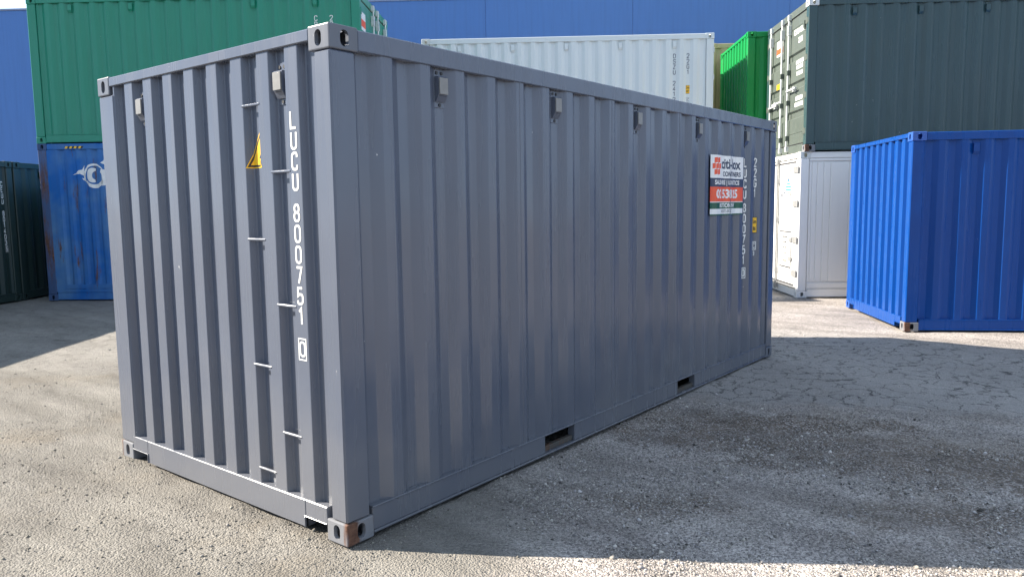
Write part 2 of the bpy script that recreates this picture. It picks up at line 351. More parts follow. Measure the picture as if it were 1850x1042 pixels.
    def ell(cx, cy, ang, ra, rb, soft=0.5):
        mp = N.new('ShaderNodeMapping'); mp.vector_type = 'TEXTURE'; mp.inputs['Location'].default_value = (cx, cy, 0); mp.inputs['Rotation'].default_value = (0, 0, ang); mp.inputs['Scale'].default_value = (ra, rb, 1)
        K.new(V, mp.inputs['Vector']); q = N.new('ShaderNodeVectorMath'); q.operation = 'MULTIPLY'; K.new(mp.outputs[0], q.inputs[0]); q.inputs[1].default_value = (1, 1, 0)
        l = N.new('ShaderNodeVectorMath'); l.operation = 'LENGTH'; K.new(q.outputs[0], l.inputs[0])
        r = N.new('ShaderNodeMapRange'); K.new(math_('ADD', l.outputs['Value'], wob), r.inputs[0]); r.inputs[1].default_value = 1.0; r.inputs[2].default_value = 1.0-soft; return r.outputs[0]
    e1 = ell(3.66, -1.15, RAD(-62), 0.85, 0.24, 0.35); e2 = ell(2.58, -1.2, RAD(-75), 0.42, 0.20, 0.4)
    e3 = ell(3.15, -0.95, RAD(-68), 1.5, 0.66, 0.35); e4 = ell(2.35, -2.45, RAD(-50), 0.9, 0.30, 0.8); e5 = ell(3.25, -2.3, RAD(-74), 1.6, 0.62, 0.35); e6 = ell(1.5, -1.0, RAD(-50), 0.7, 0.25, 0.9)
    mx_ = lambda a, b: math_('MAXIMUM', a, b)
    earth = mx_(mx_(e1, math_('MULTIPLY', e2, 0.9)), math_('MULTIPLY', mx_(mx_(e3, e4), mx_(e5, e6)), 0.92))
    ec = rmp(math_('MULTIPLY_ADD', s1[1], 0.3, math_('MULTIPLY', mid[2], 0.75)), 0.3, 0.72, (0.040, 0.034, 0.030, 1), (0.19, 0.150, 0.118, 1))
    keep = rmp(s1[2], 0.58, 0.70, (1, 1, 1, 1), (0.12, 0.12, 0.12, 1))
    col = mixc(N, K, math_('MULTIPLY', math_('MULTIPLY', earth, 0.94), keep), col, ec)
    K.new(col, P.inputs['Base Color']); P.inputs['Roughness'].default_value = 0.92; P.inputs['Specular IOR Level'].default_value = 0.2
    hh = math_('MULTIPLY_ADD', v1.outputs['Distance'], -0.6, math_('MULTIPLY', fine[0], 0.8))
    flat = math_('SUBTRACT', 0.9, math_('MULTIPLY', amask, 0.55))
    b = N.new('ShaderNodeBump'); b.inputs['Distance'].default_value = 0.014; K.new(flat, b.inputs['Strength']); K.new(hh, b.inputs['Height'])
    K.new(b.outputs[0], P.inputs['Normal'])
    return m
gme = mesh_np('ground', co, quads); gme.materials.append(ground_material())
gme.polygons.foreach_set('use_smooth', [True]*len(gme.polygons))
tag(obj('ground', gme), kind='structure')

# ------------------------------------------------------------------ warehouse wall behind the yard
def building():
    H = 7.95; n0 = 10.0
    root = empty('warehouse', row(8.0, n0), TH)
    tag(root, 'tall blue warehouse wall of wide concrete panels behind all the containers', 'building')
    seams = [-19.7, -15.2, -10.6, -6.1, -1.6, 3.0, 7.55, 11.98, 16.63, 21.2, 25.7, 30.2, 34.7]
    for a, b in zip(seams[:-1], seams[1:]):
        m = MB(); m.box((a-8+0.007, 0.0, -0.1), (b-8-0.007, 0.18, H-0.04), 0.006); m.build('wall_panel', M_WALL, root)
        m = MB(); m.box((b-8-0.0065, 0.008, -0.1), (b-8+0.0065, 0.10, H-0.05), 0.001); m.build('panel_joint', M_JOINT, root)
    m = MB(); m.box((seams[0]-8, -0.03, H-0.038), (seams[-1]-8, 0.24, H+0.02), 0.006); m.build('parapet_capping', M_CAP, root)
    m = MB(); m.box((seams[0]-8, 0.185, -0.1), (seams[0]-8+0.2, 22, H-0.3), 0.01); m.box((seams[-1]-8.2, 0.185, -0.1), (seams[-1]-8, 22, H-0.3), 0.01); m.box((seams[0]-8, 22.01, -0.1), (seams[-1]-8, 22.2, H-0.3), 0.01)
    m.build('side_wall', M_WALL, root)
    m = MB(); m.box((seams[0]-7.7, 0.26, H-0.29), (seams[-1]-8.3, 22.0, H-0.2), 0.01); m.build('roof', M_CAP, root)
building()

# ------------------------------------------------------------------ container kit
L20, W20, H20 = 6.058, 2.438, 2.591
YO = 0.012            # outer flats sit this far behind the casting plane

def corr_profile(x0, x1, centers, hw, sl, depth):
    pts = []
    for c in centers:
        pts += [(c-hw-sl, 0.0), (c-hw, depth), (c+hw, depth), (c+hw+sl, 0.0)]
    def at(x):
        if x <= pts[0][0]: return pts[0][1]
        for (a, da), (b, db) in zip(pts[:-1], pts[1:]):
            if a <= x <= b: return da+(db-da)*(x-a)/(b-a) if b > a else da
        return pts[-1][1]
    out = [(x0, at(x0))] + [(x, d) for x, d in pts if x0+1e-4 < x < x1-1e-4] + [(x1, at(x1))]
    return out
STD_CENT = [0.79+0.279*k for k in range(-3, 20)]
SIDE_PROF = corr_profile(0.168, L20-0.168, STD_CENT, 0.035, 0.068, 0.037)
END_CENT = [0.20+0.245*k for k in range(9)]
END_PROF = corr_profile(0.118, 2.244, END_CENT, 0.052, 0.018, 0.042)
OLD_PROF = corr_profile(0.30, L20-0.20, [0.445+0.205*k for k in range(27)], 0.028, 0.045, 0.026)

def soften(prof, r=0.0045):
    """round the bends of a folded profile with a short chamfer"""
    o = [prof[0]]
    for i in range(1, len(prof)-1):
        p = Vector(prof[i]); a = Vector(prof[i-1]); b = Vector(prof[i+1])
        ra = min(r, (a-p).length*0.4); rb = min(r, (b-p).length*0.4)
        q0 = p+(a-p).normalized()*ra; q1 = p+(b-p).normalized()*rb; qm = (q0+q1)*0.25+p*0.5
        o += [tuple(q0), tuple(qm), tuple(q1)]
    return o+[prof[-1]]

# frames: side(y=0) viewed along +y, end(x=0) viewed along +x, end(x=L) viewed along -x
def fr_side(y=0.0): return lambda s, t, d: (s, y+d, t)
def fr_end0(x=0.0): return lambda s, t, d: (x+d, s, t)
def fr_endL(L, x=0.0): return lambda s, t, d: (L-x-d, s, t)
def fr_back(y): return lambda s, t, d: (s, y-d, t)

def sheet(mb, prof, fr, z0, z1, nz=1, mi=0):
    vs = []; k = nz+1
    for s, d in prof:
        for j in range(k): vs.append(fr(s, z0+(z1-z0)*j/nz, d))
    fs = [(i*k+j, (i+1)*k+j, (i+1)*k+j+1, i*k+j+1) for i in range(len(prof)-1) for j in range(nz)]
    mb.add(vs, fs, mi)

_cast = {}
def casting_mesh(sx, sy, sz, mat):
    """corner casting with slotted holes; corner at origin, extends to +sx,+sy,+sz"""
    key = (sx, sy, sz, mat.name)
    if key in _cast: return _cast[key]
    a, b, h = 0.178, 0.162, 0.118
    bm = bmesh.new()
    def P(x, y, z): return bm.verts.new((x*sx, y*sy, z*sz))
    def slot(cx, cy, w, hgt, n=8):
        r = w/2; e = max(0, hgt/2-r); pts = []
        for i in range(n+1): t = math.pi*i/n; pts.append((cx+r*math.cos(t), cy+e+r*math.sin(t)))
        for i in range(n+1): t = math.pi+math.pi*i/n; pts.append((cx+r*math.cos(t), cy-e+r*math.sin(t)))
        return pts
    def holed(f3, W_, H_, hole, dep=0.022):
        o = [bm.verts.new(f3(u, v, 0)) for u, v in ((0, 0), (W_, 0), (W_, H_), (0, H_))]
        i0 = [bm.verts.new(f3(u, v, 0)) for u, v in hole]; i1 = [bm.verts.new(f3(u, v, dep)) for u, v in hole]
        es = [bm.edges.new((o[k], o[(k+1) % 4])) for k in range(4)] + [bm.edges.new((i0[k], i0[(k+1) % len(i0)])) for k in range(len(i0))]
        bmesh.ops.triangle_fill(bm, edges=es, use_beauty=True)
        for k in range(len(i0)):
            k2 = (k+1) % len(i0); bm.faces.new((i0[k], i0[k2], i1[k2], i1[k]))
    holed(lambda u, v, d: (d*sx, u*sy, v*sz), b, h, slot(b*0.52, h*0.52, 0.050, 0.078))
    holed(lambda u, v, d: (u*sx, d*sy, v*sz), a, h, slot(a*0.52, h*0.52, 0.052, 0.080))
    holed(lambda u, v, d: (u*sx, v*sy, d*sz), a, b, slot(a*0.52, b*0.52, 0.062, 0.11))
    for q in (((a, 0, 0), (a, b, 0), (a, b, h), (a, 0, h)), ((0, b, 0), (a, b, 0), (a, b, h), (0, b, h)), ((0, 0, h), (a, 0, h), (a, b, h), (0, b, h))):
        bm.faces.new([P(*p) for p in q])
    bmesh.ops.remove_doubles(bm, verts=bm.verts, dist=1e-5)
    bmesh.ops.recalc_face_normals(bm, faces=bm.faces)
    es = []
    for e in bm.edges:
        if len(e.link_faces) == 2 and e.calc_face_angle(0) > 1.2:
            p, q = e.verts[0].co, e.verts[1].co
            on = lambda c: sum((abs(abs(c[0])-k) < 1e-5 for k in (0, a))) + sum((abs(abs(c[1])-k) < 1e-5 for k in (0, b))) + sum((abs(abs(c[2])-k) < 1e-5 for k in (0, h)))
            if on(p) >= 3 and on(q) >= 3: es.append(e)
    bmesh.ops.bevel(bm, geom=es, offset=0.007, segments=2, affect='EDGES', profile=0.5)
    me = bpy.data.meshes.new('corner_casting'); bm.to_mesh(me); bm.free(); me.materials.append(mat)
    _cast[key] = me
    return me

# ---- lettering
def text_pts(body, size, wide=0.72, align='CENTER', bold=0.0, line=1.0):
    cu = bpy.data.curves.new('t', 'FONT'); cu.body = body; cu.size = size; cu.align_x = align; cu.align_y = 'CENTER'
    cu.offset = bold; cu.space_line = line; cu.resolution_u = 3; cu.fill_mode = 'FRONT'
    o = bpy.data.objects.new('t', cu); C.objects.link(o)
    bpy.context.view_layer.update()
    me = bpy.data.meshes.new_from_object(o.evaluated_get(bpy.context.evaluated_depsgraph_get()))
    bpy.data.objects.remove(o); bpy.data.curves.remove(cu)
    v = [(p.co.x*wide, p.co.y) for p in me.vertices]; f = [tuple(p.vertices) for p in me.polygons]
    bpy.data.meshes.remove(me)
    return v, f
def flat_text(body, cx, cy, size, fr, d, flip=False, **kw):
    v, f = text_pts(body, size, **kw); s = -1 if flip else 1
    m = MB(); m.add([fr(cx+s*x, cy+y, d) for x, y in v], f)
    return m
GLYPH = {   # strokes in a unit box; third value 0 = sharp corner
 '0': [[(0, 0), (0, 1), (1, 1), (1, 0), 'c']], 'U': [[(0, 1), (0, 0), (1, 0), (1, 1)]], 'C': [[(1, .74), (1, 1), (0, 1), (0, 0), (1, 0), (1, .26)]],
 'L': [[(0, 1), (0, 0, 0), (1, 0)]], '8': [[(.06, .53), (.06, 1), (.94, 1), (.94, .53), 'c'], [(0, 0), (0, .53), (1, .53), (1, 0), 'c']],
 '7': [[(0, 1), (1, 1, 0), (.35, 0)]], '5': [[(.95, 1), (.08, 1, 0), (0.04, .50, 0), (.3, .60, 0), (1, .60), (1, 0), (0, 0), (0, .22)]], '1': [[(.15, .80), (.6, 1, 0), (.6, 0)]],
 '2': [[(0, .74), (0, 1), (1, 1), (1, .62), (0, 0, 0), (1, 0)]], '3': [[(0, .78), (0, 1), (1, 1), (1, .53), (.35, .53)], [(.35, .53), (1, .53), (1, 0), (0, 0), (0, .22)]],
 '4': [[(.72, 0), (.72, 1, 0), (0, .26, 0), (1, .26)]], 'G': [[(1, .76), (1, 1), (0, 1), (0, 0), (1, 0), (1, .46, 0), (.55, .46)]], 'D': [[(0, 0, 0), (0, 1, 0), (1, 1), (1, 0), 'c']],
 'S': [[(1, .78), (1, 1), (0, 1), (0, .52), (1, .52), (1, 0), (0, 0), (0, .22)]], 'Z': [[(0, 1), (1, 1, 0), (0, 0, 0), (1, 0)]], 'E': [[(1, 1), (0, 1, 0), (0, 0, 0), (1, 0)], [(0, .52), (.8, .52)]],
 'R': [[(0, 0), (0, 1, 0), (1, 1), (1, .5), (0, .5)], [(.5, .5), (1, 0)]], '9': [[(0, .2), (0, 0), (1, 0), (1, 1), (0, 1), (0, .45), (1, .45)]]}
def stroke(mb, path, fr3, half, rad):
    closed = path[-1] == 'c'; P_ = [p for p in path if p != 'c']; n = len(P_); pts = []
    for i, p in enumerate(P_):
        v = Vector(p[:2])
        if (not closed and i in (0, n-1)) or (len(p) > 2 and p[2] == 0): pts.append(v); continue
        a_ = Vector(P_[i-1][:2]); b_ = Vector(P_[(i+1) % n][:2]); la, lb = (a_-v).length, (b_-v).length
        r = min(rad, la*0.5, lb*0.5); q0 = v+(a_-v)/la*r; q1 = v+(b_-v)/lb*r
        for k in range(6): t = k/5; pts.append(q0*(1-t)**2+v*2*t*(1-t)+q1*t*t)
    m = len(pts); vs = []
    for i, p in enumerate(pts):
        d0 = (p-pts[i-1]) if (i or closed) else (pts[1]-p); d1 = (pts[(i+1) % m]-p) if (i < m-1 or closed) else (p-pts[i-1])
        d0 = d0.normalized() if d0.length > 1e-9 else d1.normalized(); d1 = d1.normalized() if d1.length > 1e-9 else d0
        t = d0+d1; t = t.normalized() if t.length > 1e-6 else d0; nn_ = Vector((-t.y, t.x)); k = half/max(0.45, abs(nn_.dot(Vector((-d0.y, d0.x)))))
        vs += [fr3(p+nn_*k), fr3(p-nn_*k)]
    mb.add(vs, [(2*i, 2*i+1, (2*i+3) % (2*m), (2*i+2) % (2*m)) for i in range(m if closed else m-1)])
def stacked(mb, chars, s0, ztop, pitch, h, fr, d, flip=False, wide=0.5, bold=0.0):
    """stencil characters one under another, top of the first at ztop"""
    s = -1 if flip else 1; half = h*(0.068+bold); w = wide*h-2*half; hh = h-2*half
    for i, c in enumerate(chars):
        if c == ' ': continue
        z0 = ztop-i*pitch-h+half
        for pi_, path in enumerate(GLYPH[c]):
            sc = [p if p == 'c' else ((p[0]-0.5)*w, p[1]*hh)+tuple(p[2:]) for p in path]
            stroke(mb, sc, lambda q, e=d-0.0004*pi_: fr(s0+s*q.x, z0+q.y, e), half, w*0.5)
def outline(mb, s0, s1, t0, t1, w, fr, d):
    for q in (((s0, t0), (s1, t0), (s1, t0+w), (s0, t0+w)), ((s0, t1-w), (s1, t1-w), (s1, t1), (s0, t1)), ((s0, t0+w), (s0+w, t0+w), (s0+w, t1-w), (s0, t1-w)), ((s1-w, t0+w), (s1, t0+w), (s1, t1-w), (s1-w, t1-w))):
        mb.add([fr(a, b, d) for a, b in q], [(0, 1, 2, 3)])
def rect(mb, s0, s1, t0, t1, fr, d, mi=0): mb.add([fr(a, b, d) for a, b in ((s0, t0), (s1, t0), (s1, t1), (s0, t1))], [(0, 1, 2, 3)], mi)

class Drape:
    """lays flat shapes (u = path length along a folded profile, t = height) onto the profile"""
    def __init__(s, prof, base_frame):
        s.p = prof; s.L = [0.0]; s.fr = base_frame
        for (a, da), (b, db) in zip(prof[:-1], prof[1:]): s.L.append(s.L[-1]+math.hypot(b-a, db-da))
    def path(s, x):
        for i in range(len(s.p)-1):
            if s.p[i][0] <= x <= s.p[i+1][0]: return s.L[i]+(s.L[i+1]-s.L[i])*(x-s.p[i][0])/(s.p[i+1][0]-s.p[i][0])
        return s.L[-1]
    def at(s, u):
        for i in range(len(s.L)-1):
            if u <= s.L[i+1] or i == len(s.L)-2:
                k = (u-s.L[i])/(s.L[i+1]-s.L[i]); a, b = s.p[i], s.p[i+1]
                nx_, ny_ = -(b[1]-a[1]), (b[0]-a[0]); l = math.hypot(nx_, ny_)
                return a[0]+(b[0]-a[0])*k, a[1]+(b[1]-a[1])*k, (-nx_/l, -ny_/l)
    def lay(s, mb, v, f, u0, t0, off, mi=0, sgn=1):
        bm = bmesh.new(); vs = [bm.verts.new((u0+sgn*x, y+t0, 0)) for x, y in v]
        for q in f:
            try: bm.faces.new([vs[i] for i in q])
            except ValueError: pass
        lo = min(p.co.x for p in bm.verts); hi = max(p.co.x for p in bm.verts)
        for b in s.L:
            if lo < b < hi: bmesh.ops.bisect_plane(bm, geom=bm.verts[:]+bm.edges[:]+bm.faces[:], plane_co=(b, 0, 0), plane_no=(1, 0, 0), dist=1e-6)
        bm.verts.ensure_lookup_table()
        out = []
        for p in bm.verts:
            x, d, nrm = s.at(p.co.x); out.append(s.fr(x+nrm[0]*off*0.5, p.co.y, d-off))
        bm.verts.index_update()
        mb.add(out, [tuple(q.index for q in fc.verts) for fc in bm.faces], mi); bm.free()
    def rect(s, mb, u0, u1, t0, t1, off, mi=0): s.lay(mb, [(u0, t0), (u1, t0), (u1, t1), (u0, t1)], [(0, 1, 2, 3)], 0, 0, off, mi)

# ---- vents
def vent(parent, s, zc, fr, body, cover=None):
    """louvred breather box on a strap, back on depth 0 of the frame, s centre, zc centre"""
    f = lambda a, b, d: fr(s+a, zc+b, d)
    m = MB()
    def bx(a0, a1, b0, b1, d0, d1, c=0.003):
        p, q = f(a0, b0, d0), f(a1, b1, d1); m.box([min(x, y) for x, y in zip(p, q)], [max(x, y) for x, y in zip(p, q)], c)
    bx(-0.040, 0.040, -0.105, 0.105, -0.005, 0.001)
    prof = [(-0.074, -0.005), (0.064, -0.005), (0.064, -0.031), (0.058, -0.036), (-0.036, -0.036), (-0.074, -0.016)]
    n = len(prof); vs = [f(-0.036, z, d) for z, d in prof] + [f(0.036, z, d) for z, d in prof]
    m.add(vs, [(i, (i+1) % n, n+(i+1) % n, n+i) for i in range(n)] + [tuple(range(n)), tuple(range(n, 2*n))])
    o = m.build('vent', body, parent)
    if cover:
        m = MB(); p, q = f(-0.033, -0.034, -0.0445), f(0.033, 0.056, -0.0365); m.box([min(x, y) for x, y in zip(p, q)], [max(x, y) for x, y in zip(p, q)], 0.001); m.build('cover', cover, o)
        m = MB()
        for k in range(5):
            t = (k+0.7)/5.6; z = -0.036-0.038*t; d = -0.036+0.026*t
            m.add([f(-0.028, z, d-0.0015), f(0.028, z, d-0.0015), f(0.028, z-0.0035, d+0.0015), f(-0.028, z-0.0035, d+0.0015)], [(0, 1, 2, 3)])
        m.build('louvre', M_SCREW, o)
        for a, b in ((-0.020, 0.085), (0.020, 0.085), (0.0, -0.090)):
            m = MB(); m.cyl(f(a, b, -0.0045), f(a, b, -0.0095), 0.010, 8); m.build('screw', M_SCREW, o)
    return o

# ---- doors (on the x=0 end, outer plane at depth ~0.01, door fills y range)
def box_fr(m, fr, s0, s1, t0, t1, d0, d1, c=0.003, mi=0):
    p, q = fr(s0, t0, d0), fr(s1, t1, d1); m.box([min(x, y) for x, y in zip(p, q)], [max(x, y) for x, y in zip(p, q)], c, mi)
def cargo_doors(root, fr, H, mat, near_is_low=True, rods=((0.98, 0), (1.374, 1), (2.08, 1))):
    z0, z1 = 0.17, H-0.16
    leaf = [(0.085, 1.208), (1.224, 2.352)]
    prof = [(z0, 0.016), (0.34, 0.016), (0.345, 0.022), (0.36, 0.022), (0.365, 0.016)]
    for zc in (0.70, 1.22, 1.74):
        prof += [(zc-0.075, 0.016), (zc-0.045, 0.050), (zc+0.045, 0.050), (zc+0.075, 0.016)]
    prof += [(H-0.36, 0.016), (H-0.355, 0.022), (H-0.34, 0.022), (H-0.335, 0.016), (z1, 0.016)]
    doors = []
    for k, (y0, y1) in enumerate(leaf):
        m = MB(); vs = []
        for z, d in prof: vs += [fr(y0+0.09, z, d), fr(y1-0.09, z, d)]
        m.add(vs, [(2*i, 2*i+1, 2*i+3, 2*i+2) for i in range(len(prof)-1)])
        box_fr(m, fr, y0, y0+0.09, z0, z1, 0.012, 0.055); box_fr(m, fr, y1-0.09, y1, z0, z1, 0.012, 0.055)
        box_fr(m, fr, y0+0.0905, y1-0.0905, z0, z1, 0.056, 0.062)
        d = m.build('door', mat, root); doors.append(d)
        m = MB(); outline(m, y0-0.013, y1+0.013, z0-0.02, z1+0.02, 0.016, fr, 0.020); m.build('gasket', M_DARK, d)
        hy = y0-0.01 if k == 0 else y1+0.01
        for zc in (0.36, 0.98, 1.62, 2.24):
            m = MB(); box_fr(m, fr, hy-0.05, hy+0.09 if k == 0 else hy+0.05, zc-0.045, zc+0.045, -0.004, 0.0115) if k == 0 else box_fr(m, fr, hy-0.09, hy+0.05, zc-0.045, zc+0.045, -0.004, 0.0115)
            m.cyl(fr(hy, zc-0.06, 0.0), fr(hy, zc+0.06, 0.0), 0.014, 8)
            m.build('hinge', mat, d)
    for y, k in rods:
        m = MB(); m.cyl(fr(y, 0.07, -0.030), fr(y, H-0.06, -0.030), 0.018, 10)
        r = m.build('locking_bar', M_ZINC, doors[k], smooth=False)
        for zc in (0.10, H-0.10):
            m = MB(); box_fr(m, fr, y-0.035, y+0.035, zc-0.05, zc+0.05, -0.05, 0.010); m.build('cam_keeper', M_ZINC, doors[k])
        for zc in (0.30, 0.95, 1.50, H-0.33):
            m = MB(); box_fr(m, fr, y-0.032, y+0.032, zc-0.045 if zc < H-0.4 else zc-0.09, zc+0.045 if zc < H-0.4 else zc+0.09, -0.055, 0.0118); m.build('bar_bracket', M_ZINC if zc > H-0.4 else mat, doors[k])
        zc = 1.16 if k == 0 else 0.98
        hs = -1 if y < 1.7 and k == 0 else (1 if y < 1.7 else -1)
        if k == 1 and y < 1.7: zc = 1.02
        m = MB(); box_fr(m, fr, min(y, y+hs*0.50), max(y, y+hs*0.50), zc-0.016, zc+0.016, -0.062, -0.050); box_fr(m, fr, y+hs*0.36-0.03, y+hs*0.36+0.03, zc-0.05, zc+0.04, -0.05, 0.0117)
        m.build('handle', M_ZINC, doors[k])
    # door header and sill
    m = MB(); box_fr(m, fr, 0.160, W20-0.160, H-0.135, H-0.012, 0.004, 0.09); m.build('door_header', mat, root)
    m = MB(); box_fr(m, fr, 0.164, W20-0.164, 0.012, 0.148, 0.004, 0.09); m.build('door_sill', mat, root)
    return doors

def container(name, label, loc, rz, paintm, H=H20, cast=None, castmap=None, postm=None, left='closed', right='closed', side='std', doorm=None,
              vents=(), vent_z=2.37, cover=None, group=None, forks=True, backpanel=True, L=L20, rodset=None):
    root = empty(name, loc, rz); tag(root, label, 'container', group)
    cast = cast or paintm; postm = postm or paintm; doorm = doorm or paintm; castmap = castmap or {}
    W = W20
    for i, (x, sx) in enumerate(((0, 1), (L, -1))):
        for j, (y, sy) in enumerate(((0, 1), (W, -1))):
            for k, (z, sz) in enumerate(((0, 1), (H, -1))):
                o = obj('corner_casting', casting_mesh(sx, sy, sz, castmap.get((i, j, k), cast)), root); o.location = (x, y, z)
    # posts
    for x0, x1 in ((0.004, 0.160), (L-0.160, L-0.004)):
        for y0, y1 in ((0.004, 0.128), (W-0.206, W-0.004)):
            m = MB(); m.box((x0, y0, 0.119), (x1, y1, H-0.119), 0.010); m.build('corner_post', postm, root)
    # side rails
    tz = H-0.008
    for (ya, yb, yl) in ((0.003, 0.062, 1), (W-0.062, W-0.003, -1)):
        m = MB(); m.box((0.1785, ya, H-0.112), (L-0.1785, yb, tz), 0.006); m.build('top_rail', paintm, root)
        m = MB()
        yw = (0.010, 0.070) if yl > 0 else (W-0.070, W-0.010); yf = (-0.001, 0.070) if yl > 0 else (W-0.070, W+0.001); yt = (0.005, 0.075) if yl > 0 else (W-0.075, W-0.005)
        segs = [(0.179, 1.725), (2.085, 3.730), (4.080, L-0.179)] if forks else [(0.179, L-0.179)]
        for a, b in segs: m.box((a, yw[0], 0.0305), (b, yw[1], 0.1505), 0.003)
        m.box((0.179, yf[0], 0.018), (L-0.179, yf[1], 0.030), 0.002); m.box((0.179, yt[0], 0.151), (L-0.179, yt[1], 0.160), 0.002)
        rail = m.build('bottom_rail', paintm, root)
        if forks:
            for a, b in ((1.726, 2.084), (3.731, 4.079)):
                q = (0.030, 0.068) if yl > 0 else (W-0.068, W-0.030)
                m = MB(); m.box((a, q[0], 0.0305), (b, q[1], 0.066), 0.003); m.build('pocket_strap', M_DIRTY, rail)
    # floor and roof
    m = MB(); m.box((0.07, 0.08, 0.150), (L-0.07, W-0.08, 0.175), 0.002); m.build('floor', M_WOODFLOOR, root)
    rp = corr_profile(0.165, L-0.165, [0.30+0.21*k for k in range(27)], 0.05, 0.03, 0.016)
    m = MB(); sheet(m, soften(rp), lambda s, t, d: (s, t, H-0.006-d), 0.063, W-0.063); m.build('roof_panel', paintm, root, fix=False)
    # long sides
    zb, zt = 0.1605, H-0.1115
    if side == 'std': prof = SIDE_PROF
    elif side == 'old': prof = OLD_PROF
    else: prof = None
    def wall(fr, k):
        if prof:
            # the wall is five folded sheets welded edge to edge
            cuts = [prof[0][0]]+[c for c in (STD_CENT[i]-0.1395 for i in (6, 10, 14, 18))]+[prof[-1][0]] if side == 'std' else [prof[0][0], prof[-1][0]]
            for a, b in zip(cuts[:-1], cuts[1:]):
                def at(x):
                    for (p, dp), (q, dq) in zip(prof[:-1], prof[1:]):
                        if p <= x <= q: return dp+(dq-dp)*(x-p)/(q-p)
                    return 0.0
                sub = [(a, at(a))]+[p for p in prof if a+1e-4 < p[0] < b-1e-4]+[(b, at(b))]
                m = MB(); sheet(m, soften(sub), fr, zb, zt, 4); m.build('side_panel', paintm, root, fix=False)
            for c in cuts[1:-1]:
                m = MB(); sheet(m, [(c-0.006, 0.0005), (c-0.003, -0.003), (c+0.003, -0.003), (c+0.006, 0.0005)], fr, zb, zt, 1); m.build('weld_seam', paintm, root, fix=False)
        else:
            xs = [0.168, 0.215, 0.305, 0.42, 0.54]+[0.86+0.62*k for k in range(8)]+[L-0.168]
            for a, b in zip(xs[:-1], xs[1:]):
                m = MB(); sheet(m, [(a+0.001, 0.012), (a+0.010, 0.0), (b-0.010, 0.0), (b-0.001, 0.012)], fr, 0.30, H-0.19, 1); m.build('side_panel', paintm, root, fix=False)
            m = MB(); sheet(m, [(0.168, 0.013), (L-0.168, 0.013)], fr, 0.16, H-0.11); m.build('side_lining', paintm, root, fix=False)
            m = MB(); p, q = fr(0.179, 0.175, -0.004), fr(L-0.179, 0.270, 0.0125); m.box([min(x, y) for x, y in zip(p, q)], [max(x, y) for x, y in zip(p, q)], 0.004)
            p, q = fr(0.179, H-0.165, -0.004), fr(L-0.179, H-0.125, 0.0125); m.box([min(x, y) for x, y in zip(p, q)], [max(x, y) for x, y in zip(p, q)], 0.004); m.build('side_moulding', paintm, root)
        if side == 'old':
            for x0, x1 in ((0.161, 0.30), (L-0.20, L-0.161)):
                m = MB(); sheet(m, [(x0, 0.0), (x1, 0.0)], fr, zb, zt, 1); m.build('side_panel', paintm, root, fix=False)
            m = MB()
            for za, zc, dd in ((0.161, 0.215, -0.006), (0.222, 0.30, -0.004)):
                p, q = fr(0.30, za, dd), fr(L-0.20, zc, 0.004); m.box([min(x, y) for x, y in zip(p, q)], [max(x, y) for x, y in zip(p, q)], 0.006)
            m.build('rail_moulding', paintm, root)
    wall(fr_side(YO), 0); wall(fr_back(W-YO), 1)
    # ends
    for which, kind in (('0', left), ('L', right)):
        fr = fr_end0 if which == '0' else (lambda x=0.0: fr_endL(L, x))
        if kind == 'closed':
            m = MB(); sheet(m, soften(END_PROF, 0.005), fr(YO), 0.1735, H-0.067, 4); m.build('end_panel', paintm, root, fix=False)
            m = MB(); box_fr(m, fr(), 0.1625, W-0.1625, H-0.0665, H-0.008, 0.002, 0.07, 0.005); m.build('end_top_rail', paintm, root)
            m = MB(); box_fr(m, fr(), 0.345, 2.07, 0.020, 0.173, 0.003, 0.07, 0.004); box_fr(m, fr(), 0.1625, 0.345, 0.085, 0.173, 0.0035, 0.07, 0.004); box_fr(m, fr(), 2.07, W-0.1625, 0.085, 0.173, 0.0035, 0.07, 0.004)
            box_fr(m, fr(), 0.163, 0.352, 0.080, 0.0865, -0.004, 0.02, 0.002); box_fr(m, fr(), 2.063, W-0.163, 0.080, 0.0865, -0.004, 0.02, 0.002); box_fr(m, fr(), 0.345, 0.352, 0.022, 0.0795, -0.004, 0.02, 0.002); box_fr(m, fr(), 2.063, 2.070, 0.022, 0.0795, -0.004, 0.02, 0.002)
            m.build('end_bottom_rail', paintm, root)
        elif kind == 'door':
            root['_d'] = 1
            ds = cargo_doors(root, fr(0.004), H, doorm, rods=rodset or ((0.98, 0), (1.374, 1), (2.08, 1)))
            container.doors = ds
    if '_d' in root: del root['_d']
    dep = prof and max(d for _, d in prof) or 0
    for x in vents: vent(root, x, H-(2.591-vent_z), fr_side(YO+dep), paintm, cover)
    return root

# ------------------------------------------------------------------ the grey container in front
VX = [0.79, 1.906, 3.022, 4.138, 5.254]
def rust_main(): return {(0, 0, 0): M_RUSTCAST, (0, 1, 0): M_RUSTCAST}
main = container('shipping_container', 'big dark grey shipping container standing alone in the foreground of the yard', (0, 0, 0), 0, M_GREY,
                 cast=M_GREYCAST, castmap=rust_main(), vents=VX, cover=M_GREYCOVER)
for c in (END_CENT[1], END_CENT[7]): vent(main, c, 2.355, fr_end0(YO+0.042), M_GREY, M_GREYCOVER)
for y, z in ((END_CENT[2], 2.267), (END_CENT[1], 1.908), (END_CENT[2], 1.552), (END_CENT[1], 1.207), (END_CENT[2], 0.856), (END_CENT[1], 0.507), (END_CENT[2], 0.261)):
    m = MB(); m.cyl((0.017, y-0.082, z), (0.017, y+0.082, z), 0.0082, 10); m.build('ladder_rung', M_GREY, main)
fe = fr_end0(YO)
m = MB(); stacked(m, 'LUCU', 0.322, 2.21, 0.1035, 0.095, fe, -0.0015, True, 0.56); m.build('owner_code', M_WHITEPRINT, main, fix=False)
